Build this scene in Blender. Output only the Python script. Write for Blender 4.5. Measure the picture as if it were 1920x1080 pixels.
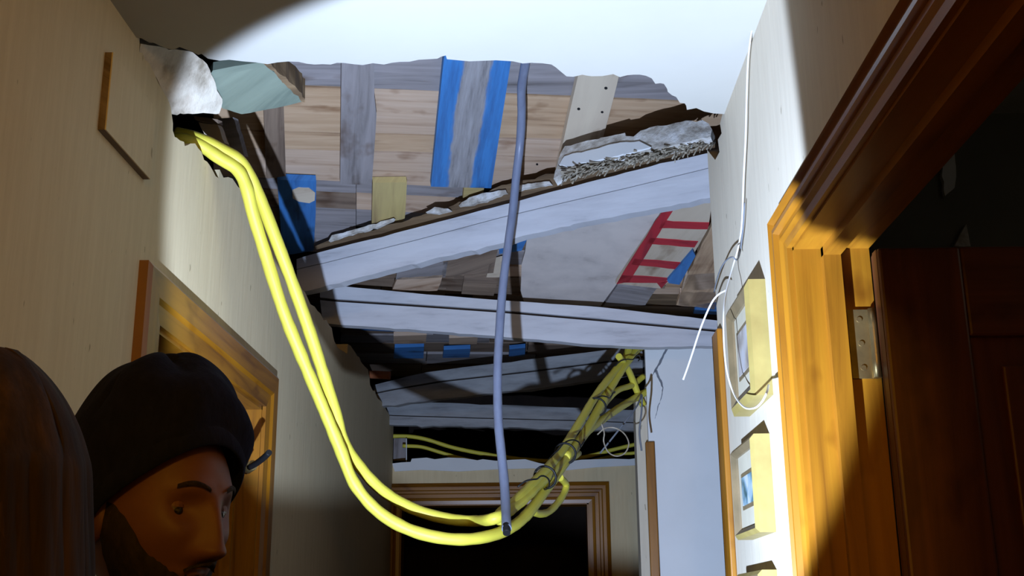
import bpy, bmesh, math, random
from mathutils import Vector, Matrix, noise
from mathutils.geometry import tessellate_polygon
for o in list(bpy.data.objects): bpy.data.objects.remove(o)
S = bpy.context.scene; C = S.collection
random.seed(7)
# ---------------------------------------------------------------- camera
HZ = 1.5                                   # camera height, everything "rel" is above it
FPX = 2150.0
PITCH = math.atan(610/FPX); YAW = math.atan(42/2150*math.cos(PITCH)); ROLL = math.radians(.5)
cp, sp, cy, sy = math.cos(PITCH), math.sin(PITCH), math.cos(YAW), math.sin(YAW)
FW = Vector((-sy*cp, cy*cp, sp)); RT0 = Vector((cy, sy, 0)); UP0 = RT0.cross(FW)
RT = RT0*math.cos(ROLL)-UP0*math.sin(ROLL); UP = UP0*math.cos(ROLL)+RT0*math.sin(ROLL)
EYE = Vector((0, 0, HZ))
cd = bpy.data.cameras.new('camera'); cam = bpy.data.objects.new('camera', cd); C.objects.link(cam)
cam.matrix_world = Matrix(((RT.x, UP.x, -FW.x, 0), (RT.y, UP.y, -FW.y, 0), (RT.z, UP.z, -FW.z, HZ), (0, 0, 0, 1)))
cd.sensor_width = 36; cd.lens = FPX/1920*36; cd.clip_start = .02
S.camera = cam
# ---------------------------------------------------------------- light
S.view_settings.view_transform = 'Standard'; S.view_settings.look = 'None'
S.view_settings.gamma = 1; S.view_settings.exposure = 0; S.view_settings.use_curve_mapping = False
w = bpy.data.worlds.new('world'); S.world = w; w.use_nodes = True
w.node_tree.nodes['Background'].inputs[0].default_value = (.02, .018, .015, 1)
w.node_tree.nodes['Background'].inputs[1].default_value = .3
# hand torch, held low in front of the people
TL = Vector((-.15, 1.15, HZ-.28)); TA = Vector((.161, .756, .635)).normalized()
ld = bpy.data.lights.new('torch_beam', 'SPOT'); lo = bpy.data.objects.new('torch_beam', ld); C.objects.link(lo)
lo.location = TL; lo.rotation_euler = TA.to_track_quat('-Z', 'Y').to_euler()
ld.energy = 300; ld.color = (.52, .68, 1.0); ld.spot_size = math.radians(67.8); ld.spot_blend = .13; ld.shadow_soft_size = .008
# a warm lamp further back in the corridor
pd = bpy.data.lights.new('corridor_lamp_light', 'POINT'); po = bpy.data.objects.new('corridor_lamp_light', pd); C.objects.link(po)
po.location = (.05, -1.0, 2.33); pd.energy = 33; pd.color = (1.0, .55, .05); pd.shadow_soft_size = .08

# weak light added to brighten the side room behind the open door
sd = bpy.data.lights.new('side_room_fill_light', 'POINT'); so = bpy.data.objects.new('side_room_fill_light', sd); C.objects.link(so)
so.location = (1.7, .9, 2.3); sd.energy = .7; sd.color = (1.0, .9, .7); sd.shadow_soft_size = .08

# ---------------------------------------------------------------- helpers
def ray(x, y): return FW+RT*((x-960)/FPX)+UP*((540-y)/FPX)
def P(px, py, **k):
    d = ray(px, py); (a, v), = k.items(); i = 'xyz'.index(a)
    if a == 'z': v = v      # relative to the eye
    return EYE+d*(v/d[i])
class Plane:
    def __init__(s, p, n): s.p = Vector(p); s.n = Vector(n).normalized()
    def at(s, x, y):
        d = ray(x, y); return EYE+d*((s.p-EYE).dot(s.n)/d.dot(s.n))
def plane3(a, b, c): a, b, c = Vector(a), Vector(b), Vector(c); return Plane(a, (b-a).cross(c-a))
def vplane(a, b):       # upright plane through two plan points
    d = Vector((b[0]-a[0], b[1]-a[1], 0)); return Plane((a[0], a[1], HZ), (-d.y, d.x, 0))
def link(name, bm, mat, parent=None, smooth=False, centre=True):
    bm.normal_update()
    vs = [v.co.copy() for v in bm.verts]
    lo_ = Vector((min(v.x for v in vs), min(v.y for v in vs), min(v.z for v in vs))); hi = Vector((max(v.x for v in vs), max(v.y for v in vs), max(v.z for v in vs)))
    c = (lo_+hi)/2
    if not centre: c = Vector()
    bmesh.ops.translate(bm, verts=bm.verts, vec=-c)
    me = bpy.data.meshes.new(name); bm.to_mesh(me); bm.free()
    for m in (mat if isinstance(mat, (list, tuple)) else [mat]): me.materials.append(m)
    if smooth:
        for p in me.polygons: p.use_smooth = True
    o = bpy.data.objects.new(name, me); C.objects.link(o)
    if parent is not None:
        o.parent = parent; o.location = c-wloc(parent)
    else: o.location = c
    return o
def wloc(o):
    v = o.location.copy()
    while o.parent: o = o.parent; v += o.location
    return v
def tag(o, label, cat, group=None):
    o['label'] = label; o['category'] = cat
    if group: o['group'] = group
    return o
def struct(o, label=None):
    o['kind'] = 'structure'
    if label: o['label'] = label
    return o
def thing(name, loc, label=None, cat=None, group=None):
    o = bpy.data.objects.new(name, None); C.objects.link(o); o.location = loc; o.empty_display_size = .05
    if label: tag(o, label, cat, group)
    return o
def poly_prism(bm, pts, off, grain=None, holes=None):
    """closed prism from a 3-D polygon and an offset vector; UV in metres along / across the grain"""
    pts = [Vector(p) for p in pts]; off = Vector(off)
    n = len(pts); a = [bm.verts.new(p) for p in pts]; b = [bm.verts.new(p+off) for p in pts]
    fs = []
    caps = [bm.faces.new(a), bm.faces.new(b[::-1])]
    for f in caps: f.normal_update()
    fs += bmesh.ops.triangulate(bm, faces=caps, ngon_method='EAR_CLIP', quad_method='SHORT_EDGE')['faces'] if n > 4 else caps
    for i in range(n):
        j = (i+1) % n
        try: fs.append(bm.faces.new((a[i], b[i], b[j], a[j])))
        except ValueError: pass
    bmesh.ops.recalc_face_normals(bm, faces=fs)
    uvl = bm.loops.layers.uv.verify()
    g = Vector(grain).normalized() if grain is not None else (pts[1]-pts[0]).normalized()
    c = sum(pts, Vector())/n; nn = off.normalized(); q = nn.cross(g)
    for f in fs:
        for l in f.loops:
            d = l.vert.co-c; l[uvl].uv = (d.dot(g), d.dot(q)+d.dot(nn)*.7)
    return fs
def ragged(pts, step, amp, seed=0, only=None):
    rnd = random.Random(seed); out = []
    n = len(pts)
    for i in range(n):
        a, b = Vector(pts[i]), Vector(pts[(i+1) % n]); out.append(a)
        if only is not None and i not in only: continue
        L = (b-a).length; k = int(L/step)
        for j in range(1, k):
            t = (j+rnd.uniform(-.3, .3))/k
            out.append(a.lerp(b, t)+Vector([rnd.gauss(0, amp) for _ in range(len(a))]))
    return out
def slab(name, px, plane, thick, mat, parent=None, grain=None, rag=0, step=9, seed=None, only=None, off=0):
    """board: pixel outline dropped on a real plane, thickened away from the eye"""
    if rag: px = ragged([Vector((p[0], p[1])) for p in px], step, rag, seed if seed is not None else len(bpy.data.objects), only)
    pts = [plane.at(p[0], p[1]) for p in px]
    n = plane.n.copy()
    if n.dot(pts[0]-EYE) < 0: n = -n
    pts = [p+n*off for p in pts]
    if grain is not None and len(grain) == 2: grain = pts[grain[1]]-pts[grain[0]]
    bm = bmesh.new(); poly_prism(bm, pts, n*thick, grain)
    return link(name, bm, mat, parent)
def box(bm, lo_, hi, grain=None):
    lo_, hi = [min(p, q) for p, q in zip(lo_, hi)], [max(p, q) for p, q in zip(lo_, hi)]
    d = [hi[i]-lo_[i] for i in range(3)]; k = sorted(range(3), key=lambda i: d[i])      # thin, middle, long
    off = [0, 0, 0]; off[k[0]] = d[k[0]]; g = [0, 0, 0]; g[k[2]] = 1
    def c(m, l): p = list(lo_); p[k[1]] += d[k[1]]*m; p[k[2]] += d[k[2]]*l; return p
    return poly_prism(bm, [c(0, 0), c(1, 0), c(1, 1), c(0, 1)], off, grain or g)
def boxo(name, lo_, hi, mat, parent=None, bev=0, grain=None):
    bm = bmesh.new(); box(bm, lo_, hi, grain)
    o = link(name, bm, mat, parent)
    if bev:
        m = o.modifiers.new('bevel', 'BEVEL'); m.width = bev; m.segments = 2; m.limit_method = 'ANGLE'
    return o
def crom(pts, n=8):
    pts = [Vector(p) for p in pts]; q = [pts[0]*2-pts[1]]+pts+[pts[-1]*2-pts[-2]]; out = []
    for i in range(1, len(q)-2):
        for j in range(n):
            t = j/n; a, b, c, d = q[i-1], q[i], q[i+1], q[i+2]
            out.append(.5*((2*b)+(c-a)*t+(2*a-5*b+4*c-d)*t*t+(3*b-a-3*c+d)*t*t*t))
    out.append(pts[-1]); return out
def tube(bm, pts, r, sides=12, n=8, taper=None, wob=0, ridge=0):
    path = crom(pts, n); N = len(path); rings = []
    t0 = (path[1]-path[0]).normalized(); u = t0.orthogonal().normalized()
    uvl = bm.loops.layers.uv.verify(); acc = 0
    for i, p in enumerate(path):
        t = (path[min(i+1, N-1)]-path[max(i-1, 0)]).normalized()
        u = (u-t*u.dot(t)).normalized(); v = t.cross(u)
        rr = r if not callable(r) else r(i/(N-1))
        if wob: rr *= 1+wob*noise.noise(p*38)
        if ridge and i % 2: rr *= 1-ridge
        rings.append([bm.verts.new(p+(u*math.cos(k*2*math.pi/sides)+v*math.sin(k*2*math.pi/sides))*rr) for k in range(sides)])
    for i in range(N-1):
        acc2 = acc+(path[i+1]-path[i]).length
        for k in range(sides):
            f = bm.faces.new((rings[i][k], rings[i][(k+1) % sides], rings[i+1][(k+1) % sides], rings[i+1][k]))
            f.smooth = True
            for l, uv in zip(f.loops, ((acc, k/sides), (acc, (k+1)/sides), (acc2, (k+1)/sides), (acc2, k/sides))): l[uvl].uv = uv
        acc = acc2
    bm.faces.new(list(reversed(rings[0]))); bm.faces.new(rings[-1])
def tubeo(name, pts, r, mat, parent=None, **k):
    bm = bmesh.new(); tube(bm, pts, r, **k); return link(name, bm, mat, parent)
def PT(lst): return [P(a, b, y=c) for a, b, c in lst]

# ---------------------------------------------------------------- materials
def nodes(name):
    m = bpy.data.materials.new(name); m.use_nodes = True; nt = m.node_tree
    return m, nt, nt.nodes['Principled BSDF']
def nd(nt, t, **k):
    n = nt.nodes.new(t)
    for a, b in k.items():
        if a in n.inputs.keys(): n.inputs[a].default_value = b
        else: setattr(n, a, b)
    return n
def coordmap(nt, coord, scale, rnd=True):
    tc = nd(nt, 'ShaderNodeTexCoord'); mp = nd(nt, 'ShaderNodeMapping'); mp.inputs['Scale'].default_value = scale
    nt.links.new(tc.outputs[coord], mp.inputs['Vector'])
    if rnd:
        oi = nd(nt, 'ShaderNodeObjectInfo'); ml = nd(nt, 'ShaderNodeMath', operation='MULTIPLY'); ml.inputs[1].default_value = 37
        nt.links.new(oi.outputs['Random'], ml.inputs[0]); nt.links.new(ml.outputs[0], mp.inputs['Location'])
    return mp.outputs[0]
def ramp(nt, fac, cols):
    r = nd(nt, 'ShaderNodeValToRGB'); e = r.color_ramp.elements
    while len(e) < len(cols): e.new(.5)
    for i, (p, c) in enumerate(cols): e[i].position = p; e[i].color = (*c, 1)
    nt.links.new(fac, r.inputs[0]); return r.outputs[0]
def bump(nt, b, h, s, d=.01):
    n = nd(nt, 'ShaderNodeBump', Strength=s, Distance=d); nt.links.new(h, n.inputs['Height']); nt.links.new(n.outputs[0], b.inputs['Normal'])
def mix(nt, fac, a, b):
    m = nd(nt, 'ShaderNodeMix', data_type='RGBA'); 
    for s, v in ((0, fac), (6, a), (7, b)):
        if hasattr(v, 'links') or hasattr(v, 'is_linked'): nt.links.new(v, m.inputs[s])
        else: m.inputs[s].default_value = v if s == 0 else (*v, 1)
    return m.outputs[2]
def mat(name, c1, c2=None, scale=(8, 8, 8), rough=.75, bs=.15, coord='Object', detail=6, spec=.3, c3=None, dist=.005, lo_=.3, hi=.7, distort=0):
    m, nt, b = nodes(name); c2 = c2 or tuple(x*.8 for x in c1)
    v = coordmap(nt, coord, scale)
    n = nd(nt, 'ShaderNodeTexNoise', Scale=1.0, Detail=detail, Roughness=.6, Distortion=distort); nt.links.new(v, n.inputs['Vector'])
    cols = [(lo_, c2), (hi, c1)] if c3 is None else [(lo_, c3), ((lo_+hi)/2, c2), (hi, c1)]
    nt.links.new(ramp(nt, n.outputs[0], cols), b.inputs['Base Color'])
    b.inputs['Roughness'].default_value = rough; b.inputs['Specular IOR Level'].default_value = spec
    if bs: bump(nt, b, n.outputs[0], bs, dist)
    return m
def wood(name, c1, c2, c3=None, along=2.2, across=34, rough=.6, bs=.25, spec=.3):
    """grain along U, knots as warped rings"""
    m, nt, b = nodes(name)
    v = coordmap(nt, 'UV', (along, across, 1))
    n = nd(nt, 'ShaderNodeTexNoise', Scale=1.0, Detail=7, Roughness=.62, Distortion=.6); nt.links.new(v, n.inputs['Vector'])
    v2 = coordmap(nt, 'UV', (7, 13, 1)); n2 = nd(nt, 'ShaderNodeTexNoise', Scale=1.0, Detail=3); nt.links.new(v2, n2.inputs['Vector'])
    col = ramp(nt, n.outputs[0], [(.28, c3 or tuple(x*.55 for x in c2)), (.45, c2), (.68, c1)])
    spots = ramp(nt, n2.outputs[0], [(.28, (.55, .45, .38)), (.42, (1, 1, 1))])
    mx = nd(nt, 'ShaderNodeMix', data_type='RGBA', blend_type='MULTIPLY'); mx.inputs[0].default_value = 1
    nt.links.new(col, mx.inputs[6]); nt.links.new(spots, mx.inputs[7]); nt.links.new(mx.outputs[2], b.inputs['Base Color'])
    b.inputs['Roughness'].default_value = rough; b.inputs['Specular IOR Level'].default_value = spec
    bump(nt, b, n.outputs[0], bs, .004)
    return m
def wall_paper(name, c1, c2):
    """vertically brushed wall covering with small flecks"""
    m, nt, b = nodes(name)
    v = coordmap(nt, 'Object', (60, 60, 5), False); n = nd(nt, 'ShaderNodeTexNoise', Scale=1.0, Detail=5, Roughness=.65); nt.links.new(v, n.inputs['Vector'])
    v2 = coordmap(nt, 'Object', (55, 55, 22), False); n2 = nd(nt, 'ShaderNodeTexNoise', Scale=1.0, Detail=2); nt.links.new(v2, n2.inputs['Vector'])
    fleck = ramp(nt, n2.outputs[0], [(.235, (.45, .42, .36)), (.27, (1, 1, 1))])
    col = ramp(nt, n.outputs[0], [(.3, c2), (.7, c1)])
    mx = nd(nt, 'ShaderNodeMix', data_type='RGBA', blend_type='MULTIPLY'); mx.inputs[0].default_value = .8
    nt.links.new(col, mx.inputs[6]); nt.links.new(fleck, mx.inputs[7]); nt.links.new(mx.outputs[2], b.inputs['Base Color'])
    b.inputs['Roughness'].default_value = .85; bump(nt, b, n.outputs[0], .22, .004)
    return m
M = {}
M['wall'] = wall_paper('cream_wallcovering', (.67, .54, .32), (.60, .47, .27))
M['wallw'] = wall_paper('pale_wallcovering', (.56, .49, .37), (.50, .43, .32))
M['plaster'] = mat('white_plaster', (.70, .70, .68), (.65, .65, .63), (5, 5, 5), .9, .05)
M['ceil'] = mat('ceiling_plaster', (.41, .385, .33), (.385, .36, .305), (3, 3, 3), .9, .04)
M['broken'] = mat('broken_plaster', (.72, .70, .67), (.50, .46, .40), (26, 26, 26), .95, .6, c3=(.22, .18, .14), dist=.012)
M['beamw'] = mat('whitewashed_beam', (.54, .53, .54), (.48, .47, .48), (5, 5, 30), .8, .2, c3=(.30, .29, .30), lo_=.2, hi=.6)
M['beamg'] = mat('grey_shaded_beam', (.33, .33, .33), (.26, .26, .26), (5, 5, 26), .85, .25, c3=(.15, .14, .14), lo_=.25, hi=.65)  # far beams: their shade and falloff are put into this darker grey
M['joist'] = wood('brown_joist_timber', (.20, .13, .07), (.12, .075, .04))
M['lump'] = mat('crumbling_cream_plaster', (.66, .58, .46), (.50, .42, .32), (14, 14, 14), .95, .5, c3=(.24, .19, .13), dist=.012, lo_=.32, hi=.6)
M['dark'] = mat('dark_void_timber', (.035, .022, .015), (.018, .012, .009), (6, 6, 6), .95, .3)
M['oak'] = wood('varnished_oak', (.31, .125, .007), (.24, .09, .005), (.13, .042, .003), along=1.5, across=30, rough=.35, bs=.08, spec=.5)
M['oakd'] = wood('dark_stained_oak', (.15, .047, .016), (.10, .030, .010), (.055, .016, .006), along=1.5, across=30, rough=.38, bs=.08, spec=.5)
M['pine'] = wood('pallet_pine', (.56, .38, .235), (.46, .295, .17), (.27, .155, .085))
M['pine2'] = wood('pallet_pine_pinkish', (.58, .42, .30), (.49, .335, .225), (.31, .19, .115))
M['greyw'] = wood('weathered_grey_wood', (.33, .29, .28), (.25, .22, .21), (.13, .11, .10))
M['brown'] = wood('dusty_brown_wood', (.27, .19, .13), (.19, .13, .09), (.10, .065, .045))
M['pale'] = wood('pale_plywood', (.62, .51, .37), (.55, .44, .32), (.40, .31, .21), along=1, across=8)
M['sheet'] = mat('grey_fibre_sheet', (.62, .54, .48), (.55, .48, .43), (9, 9, 9), .85, .12, c3=(.38, .32, .28), lo_=.22, hi=.6)
M['yellowp'] = wood('ochre_painted_wood', (.52, .40, .16), (.42, .31, .13), (.28, .19, .09))
M['bluep'] = wood('blue_painted_wood', (.05, .20, .46), (.04, .15, .37), (.025, .08, .19))
M['redp'] = wood('red_painted_wood', (.46, .022, .03), (.37, .017, .028), (.24, .015, .025), bs=.1)
M['teal'] = wood('turquoise_painted_timber', (.175, .205, .155), (.14, .165, .125), (.08, .10, .08), along=2, across=18)
M['yellow'] = mat('yellow_conduit', (.68, .60, .065), (.58, .50, .055), (3, 16, 1), .5, .12, coord='UV', spec=.4)
M['hose'] = mat('grey_blue_hose', (.20, .225, .30), (.155, .17, .235), (20, 4, 1), .42, .1, coord='UV', spec=.5)
M['white_wire'] = mat('white_wire_sheath', (.80, .80, .78), None, (9, 9, 9), .45, 0)
M['black_wire'] = mat('black_wire_sheath', (.012, .012, .013), None, (9, 9, 9), .5, 0)
M['grey_wire'] = mat('grey_wire_sheath', (.16, .17, .19), None, (9, 9, 9), .5, 0)
M['reed'] = mat('dry_reed', (.46, .41, .32), (.30, .25, .18), (40, 40, 40), .9, .2, c3=(.14, .11, .075))
M['brass'] = mat('dull_brass', (.30, .22, .09), (.20, .14, .06), (30, 30, 30), .4, .1); M['brass'].node_tree.nodes['Principled BSDF'].inputs['Metallic'].default_value = .8
M['gilt'] = mat('gilt_frame', (.33, .25, .075), (.26, .19, .055), (20, 20, 20), .45, .15, spec=.5)
M['gilt2'] = mat('dark_frame_moulding', (.17, .12, .06), (.11, .08, .04), (20, 20, 20), .45, .15, spec=.5)
M['matb'] = mat('picture_mount_board', (.44, .39, .28), (.40, .35, .25), (20, 20, 20), .9, .05)
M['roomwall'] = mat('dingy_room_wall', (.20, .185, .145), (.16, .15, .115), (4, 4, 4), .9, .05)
M['floor'] = mat('floor_tile_brown', (.16, .10, .06), (.12, .075, .045), (4, 4, 4), .5, .05)
M['cotto'] = mat('terracotta', (.36, .12, .045), (.26, .085, .035), (20, 20, 20), .8, .2)
M['skin'] = mat('skin', (.150, .054, .030), (.120, .042, .024), (25, 25, 25), .55, .08, spec=.35)  # darker than real skin; the dim light on the faces is in the colour
M['knit'] = mat('navy_knit', (.010, .010, .028), (.006, .006, .018), (90, 90, 40), .95, .5, spec=.1)
M['beard'] = mat('dark_beard_hair', (.028, .016, .010), (.012, .007, .005), (140, 140, 40), .8, .7, spec=.2)
M['hair'] = mat('brown_hair', (.060, .029, .014), (.032, .016, .008), (70, 70, 3), .75, .35, spec=.15, c3=(.018, .009, .004), dist=.004)
M['eye'] = mat('shaded_eye_white', (.13, .09, .075), None, (9, 9, 9), .25, 0, spec=.5)  # eye white darkened to stand for the deep shade of the sockets
M['iris'] = mat('dark_iris', (.015, .009, .006), None, (9, 9, 9), .2, 0, spec=.6)
M['coat'] = mat('dark_coat_cloth', (.018, .017, .022), (.012, .012, .015), (30, 30, 30), .9, .2, spec=.1)
M['coatb'] = mat('brown_jacket_cloth', (.045, .028, .018), (.03, .018, .012), (30, 30, 30), .9, .2, spec=.1)

def worn_blue():
    m, nt, b = nodes('worn_blue_board')
    v = coordmap(nt, 'UV', (1, 1, 1), False); sep = nd(nt, 'ShaderNodeSeparateXYZ'); nt.links.new(v, sep.inputs[0])
    vn = coordmap(nt, 'UV', (4, 20, 1)); n = nd(nt, 'ShaderNodeTexNoise', Scale=1.0, Detail=6, Roughness=.6); nt.links.new(vn, n.inputs['Vector'])
    off = nd(nt, 'ShaderNodeMath', operation='MULTIPLY_ADD'); nt.links.new(n.outputs[0], off.inputs[0]); off.inputs[1].default_value = .06; nt.links.new(sep.outputs[1], off.inputs[2])
    ad = nd(nt, 'ShaderNodeMath', operation='ADD'); nt.links.new(off.outputs[0], ad.inputs[0]); ad.inputs[1].default_value = -.033
    ab = nd(nt, 'ShaderNodeMath', operation='ABSOLUTE'); nt.links.new(ad.outputs[0], ab.inputs[0])
    mask = ramp(nt, ab.outputs[0], [(.036, (1, 1, 1)), (.044, (0, 0, 0))])
    vg = coordmap(nt, 'UV', (5, 60, 1)); g = nd(nt, 'ShaderNodeTexNoise', Scale=1.0, Detail=7, Roughness=.65); nt.links.new(vg, g.inputs['Vector'])
    grey = ramp(nt, g.outputs[0], [(.3, (.12, .11, .11)), (.45, (.26, .24, .235)), (.7, (.36, .34, .34))])
    blue = ramp(nt, g.outputs[0], [(.3, (.035, .12, .30)), (.6, (.045, .20, .48))])
    nt.links.new(mix(nt, mask, blue, grey), b.inputs['Base Color']); b.inputs['Roughness'].default_value = .65
    bump(nt, b, g.outputs[0], .3, .004); return m
M['wornblue'] = worn_blue()

# ---------------------------------------------------------------- the setting
XL, XR = -.67, .385; CE = HZ+.95; YF = 5.4; YC = 2.335; YP = 3.95
DK = HZ+1.75                                # top of the void above the ceiling
# left wall, its top torn away where the ceiling came down
def YZ(px, py, x): p = P(px, py, x=x); return (p.y, p.z)
torn = [(262, 70), (261, 98), (272, 112), (290, 140), (305, 170), (318, 195), (322, 215), (324, 245), (331, 258), (345, 266), (352, 272), (366, 269), (378, 285), (388, 303), (398, 318), (410, 334), (412, 318),
        (428, 332), (446, 350), (470, 378), (484, 402), (497, 424), (509, 436), (512, 462), (524, 470), (543, 505), (556, 520), (572, 548), (590, 575), (601, 588), (612, 600), (622, 615), (627, 640), (639, 656), (650, 664), (652, 645), (662, 655),
        (670, 668), (677, 679), (690, 693), (693, 708), (694, 722), (703, 733), (708, 747), (720, 758), (725, 770), (731, 781)]
tl = [YZ(a, b, XL) for a, b in torn]
rnd = random.Random(3)
tl2 = []
for i in range(len(tl)-1):
    tl2.append(tl[i])
    a, b = tl[i], tl[i+1]
    if i > 0: tl2.append(((a[0]+b[0])/2+rnd.gauss(0, .004), (a[1]+b[1])/2+rnd.gauss(0, .005)))
tl2.append(tl[-1])
D1 = (1.855+.085, 2.862-.085, HZ+.585-.085)     # left doorway opening: y0, y1, head
op = [(-2.6, 0), (D1[0], 0), (D1[0], D1[2]), (D1[1], D1[2]), (D1[1], 0), (YF, 0), (YF, tl2[-1][1])] + list(reversed(tl2)) + [(-2.6, CE)]
bm = bmesh.new(); poly_prism(bm, [(XL, y, z) for y, z in op], (-.11, 0, 0), (0, 1, 0))
struct(link('wall_left', bm, M['wall'], centre=False), 'long cream wall with a broken upper edge')
# right wall near the camera, ending at a corner
D2 = (.62, 1.672-.055, HZ+.575-.052)
op = [(-2.6, 0), (D2[0], 0), (D2[0], D2[2]), (D2[1], D2[2]), (D2[1], 0), (YC, 0), (YC, CE+.02)] + [YZ(a, b, XR) for a, b in ((1341, 300), (1349, 285), (1346, 262), (1353, 250), (1350, 232), (1354, 216))] + [(-2.6, CE)]
bm = bmesh.new(); poly_prism(bm, [(XR, y, z) for y, z in op], (.10, 0, 0), (0, 1, 0))
wr = struct(link('wall_right', bm, M['wallw'], centre=False), 'bright near wall with hanging pictures')
# the cross wall beyond the corner and its narrow end
xp = P(1211, 700, y=YP).x
bm = bmesh.new(); poly_prism(bm, [(xp, YP, 0), (1.9, YP, 0), (1.9, YP, CE+.0), (xp, YP, CE)], (0, .03, 0), (0, 0, 1))
wp = struct(link('wall_cross', bm, M['plaster'], centre=False), 'white cross wall with a thin dark line beside the corner')
x1 = P(1196, 900, y=YP+.03).x
bm = bmesh.new(); poly_prism(bm, [(x1, YP+.03, 0), (1.9, YP+.03, 0), (1.9, YP+.03, CE-.12), (xp+.02, YP+.03, CE-.12), (xp-.004, YP+.03, CE-.2), (x1+.004, YP+.03, CE-.22), (x1, YP+.03, CE-.3)], (0, .09, 0), (0, 0, 1))
struct(link('wall_cross_end', bm, M['wallw'], centre=False), 'narrow grey end of the cross wall')
line_pl = Plane((0, YP-.002, 0), (0, 1, 0))  # thin dark branching line laid on the face of the cross wall
for pl in ([(1252, 650), (1246, 662), (1241, 672), (1236, 683), (1230, 692), (1223, 704)], [(1230, 694), (1234, 706), (1238, 713), (1243, 727)], [(1243, 727), (1240, 745), (1233, 765), (1228, 785)]):
    wd = 2.4 if pl[0][1] < 720 else .7
    L_ = [(a-wd*(1 if i not in (len(pl)-1,) else .3), b) for i, (a, b) in enumerate(pl)]; R_ = [(a+wd*(1 if i not in (len(pl)-1,) else .3), b) for i, (a, b) in enumerate(pl)]
    slab('dark_line', L_+R_[::-1], line_pl, .0025, M['grey_wire'], wp, (0, 0, 1), rag=.5, step=4)
# far wall with torn head above the far doorway
D3 = (P(740, 908, y=YF).x+.02, P(1140, 907, y=YF).x-.085, HZ+.585-.085)
ft = [(735, 869), (752, 867), (770, 866), (772, 860), (800, 858), (815, 861), (840, 858), (870, 859), (895, 863), (905, 861), (930, 864), (960, 862), (985, 861), (1010, 868), (1030, 872), (1060, 866), (1090, 862), (1120, 861), (1150, 860), (1180, 861), (1200, 858)]
fz = [P(a, b, y=YF) for a, b in ft]
op = [(-.8, 0), (D3[0], 0), (D3[0], D3[2]), (D3[1], D3[2]), (D3[1], 0), (1.2, 0), (1.2, fz[-1].z)] + [(p.x, p.z) for p in reversed(fz)] + [(-.8, fz[0].z)]
bm = bmesh.new(); poly_prism(bm, [(x, YF, z) for x, z in op], (0, .11, 0), (0, 0, 1))
wf = struct(link('wall_far', bm, M['wall'], centre=False), 'far wall over the dark doorway with a broken top')
pp = [(ft[i][0], ft[i][1]) for i in range(len(ft))]
low = [(1200, 872), (1120, 876), (1040, 884), (1000, 878), (930, 880), (860, 884), (790, 881), (740, 884)]
slab('torn_plaster_edge', pp+low, Plane((0, YF-.006, 0), (0, 1, 0)), .006, M['plaster'], wf, (1, 0, 0))
# ceiling with the torn hole edge
ce = [(262, 70), (280, 80), (300, 86), (326, 93), (355, 95), (372, 103), (390, 110), (430, 112), (480, 117), (520, 117), (560, 116), (590, 121), (620, 121), (645, 118), (680, 122), (720, 121), (750, 116), (785, 112), (820, 110), (836, 104), (870, 106), (905, 103),
      (940, 107), (970, 112), (1000, 118), (1034, 121), (1050, 133), (1075, 144), (1092, 140), (1110, 143), (1150, 139), (1176, 141), (1200, 140), (1222, 147), (1238, 156), (1250, 165), (1252, 172), (1268, 182), (1284, 194), (1288, 206), (1320, 209), (1350, 214)]
pts = [P(a, b, z=.95) for a, b in ce]; pts[0].x = XL; pts[-1].x = XR
pr = []
rnd = random.Random(5)
for i in range(len(pts)-1):
    pr.append(pts[i]); pr.append((pts[i]+pts[i+1])/2+Vector((0, rnd.gauss(0, .005), 0)))
pr.append(pts[-1])
bm = bmesh.new(); poly_prism(bm, [(XL-.1, -2.6, CE), (XR+.1, -2.6, CE), (XR+.1, pts[-1].y+.02, CE)]+[(p.x, p.y, CE) for p in reversed(pr)]+[(XL-.1, pts[0].y, CE)], (0, 0, .022), (1, 0, 0))
cl = struct(link('ceiling', bm, M['ceil'], centre=False), 'white plaster ceiling ending at a torn hole')
# curled paper flap at the edge of the hole
slab('torn_paper_flap', [(836, 104), (870, 101), (905, 102), (940, 105), (975, 111), (1005, 117), (980, 119), (962, 115), (930, 113), (880, 115), (838, 111)], Plane((0, 2.2, CE-.003), (0, .03, 1)), .002, M['ceil'], cl, (1, 0, 0))
# floor, rear wall, side rooms, void above
def room(name, lo_, hi, m, label=None): return struct(boxo(name, lo_, hi, m), label)
room('floor', (-3, -2.7, -.06), (3, 8, 0), M['floor'])
room('wall_rear', (-.8, -2.7, 0), (.6, -2.6, CE), M['wall'])
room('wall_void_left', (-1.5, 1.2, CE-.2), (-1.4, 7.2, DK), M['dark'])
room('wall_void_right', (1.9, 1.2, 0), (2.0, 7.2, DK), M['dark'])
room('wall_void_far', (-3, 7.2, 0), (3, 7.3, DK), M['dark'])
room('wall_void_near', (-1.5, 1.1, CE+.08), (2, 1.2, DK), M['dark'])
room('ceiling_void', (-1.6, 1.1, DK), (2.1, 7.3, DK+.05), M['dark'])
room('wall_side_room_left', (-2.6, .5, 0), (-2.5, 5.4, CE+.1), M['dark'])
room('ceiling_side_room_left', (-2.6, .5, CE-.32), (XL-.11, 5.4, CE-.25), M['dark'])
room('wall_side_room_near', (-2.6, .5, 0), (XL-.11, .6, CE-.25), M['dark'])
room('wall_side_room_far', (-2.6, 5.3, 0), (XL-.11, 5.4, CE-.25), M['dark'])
room('wall_side_room_right', (2.4, -.6, 0), (2.5, 2.25, CE+.1), M['plaster'])
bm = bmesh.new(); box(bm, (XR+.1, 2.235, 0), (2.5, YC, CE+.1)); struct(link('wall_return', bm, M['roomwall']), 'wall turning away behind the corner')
room('wall_side_room_back', (XR+.1, -.7, 0), (2.5, -.6, CE+.1), M['plaster'])
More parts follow.
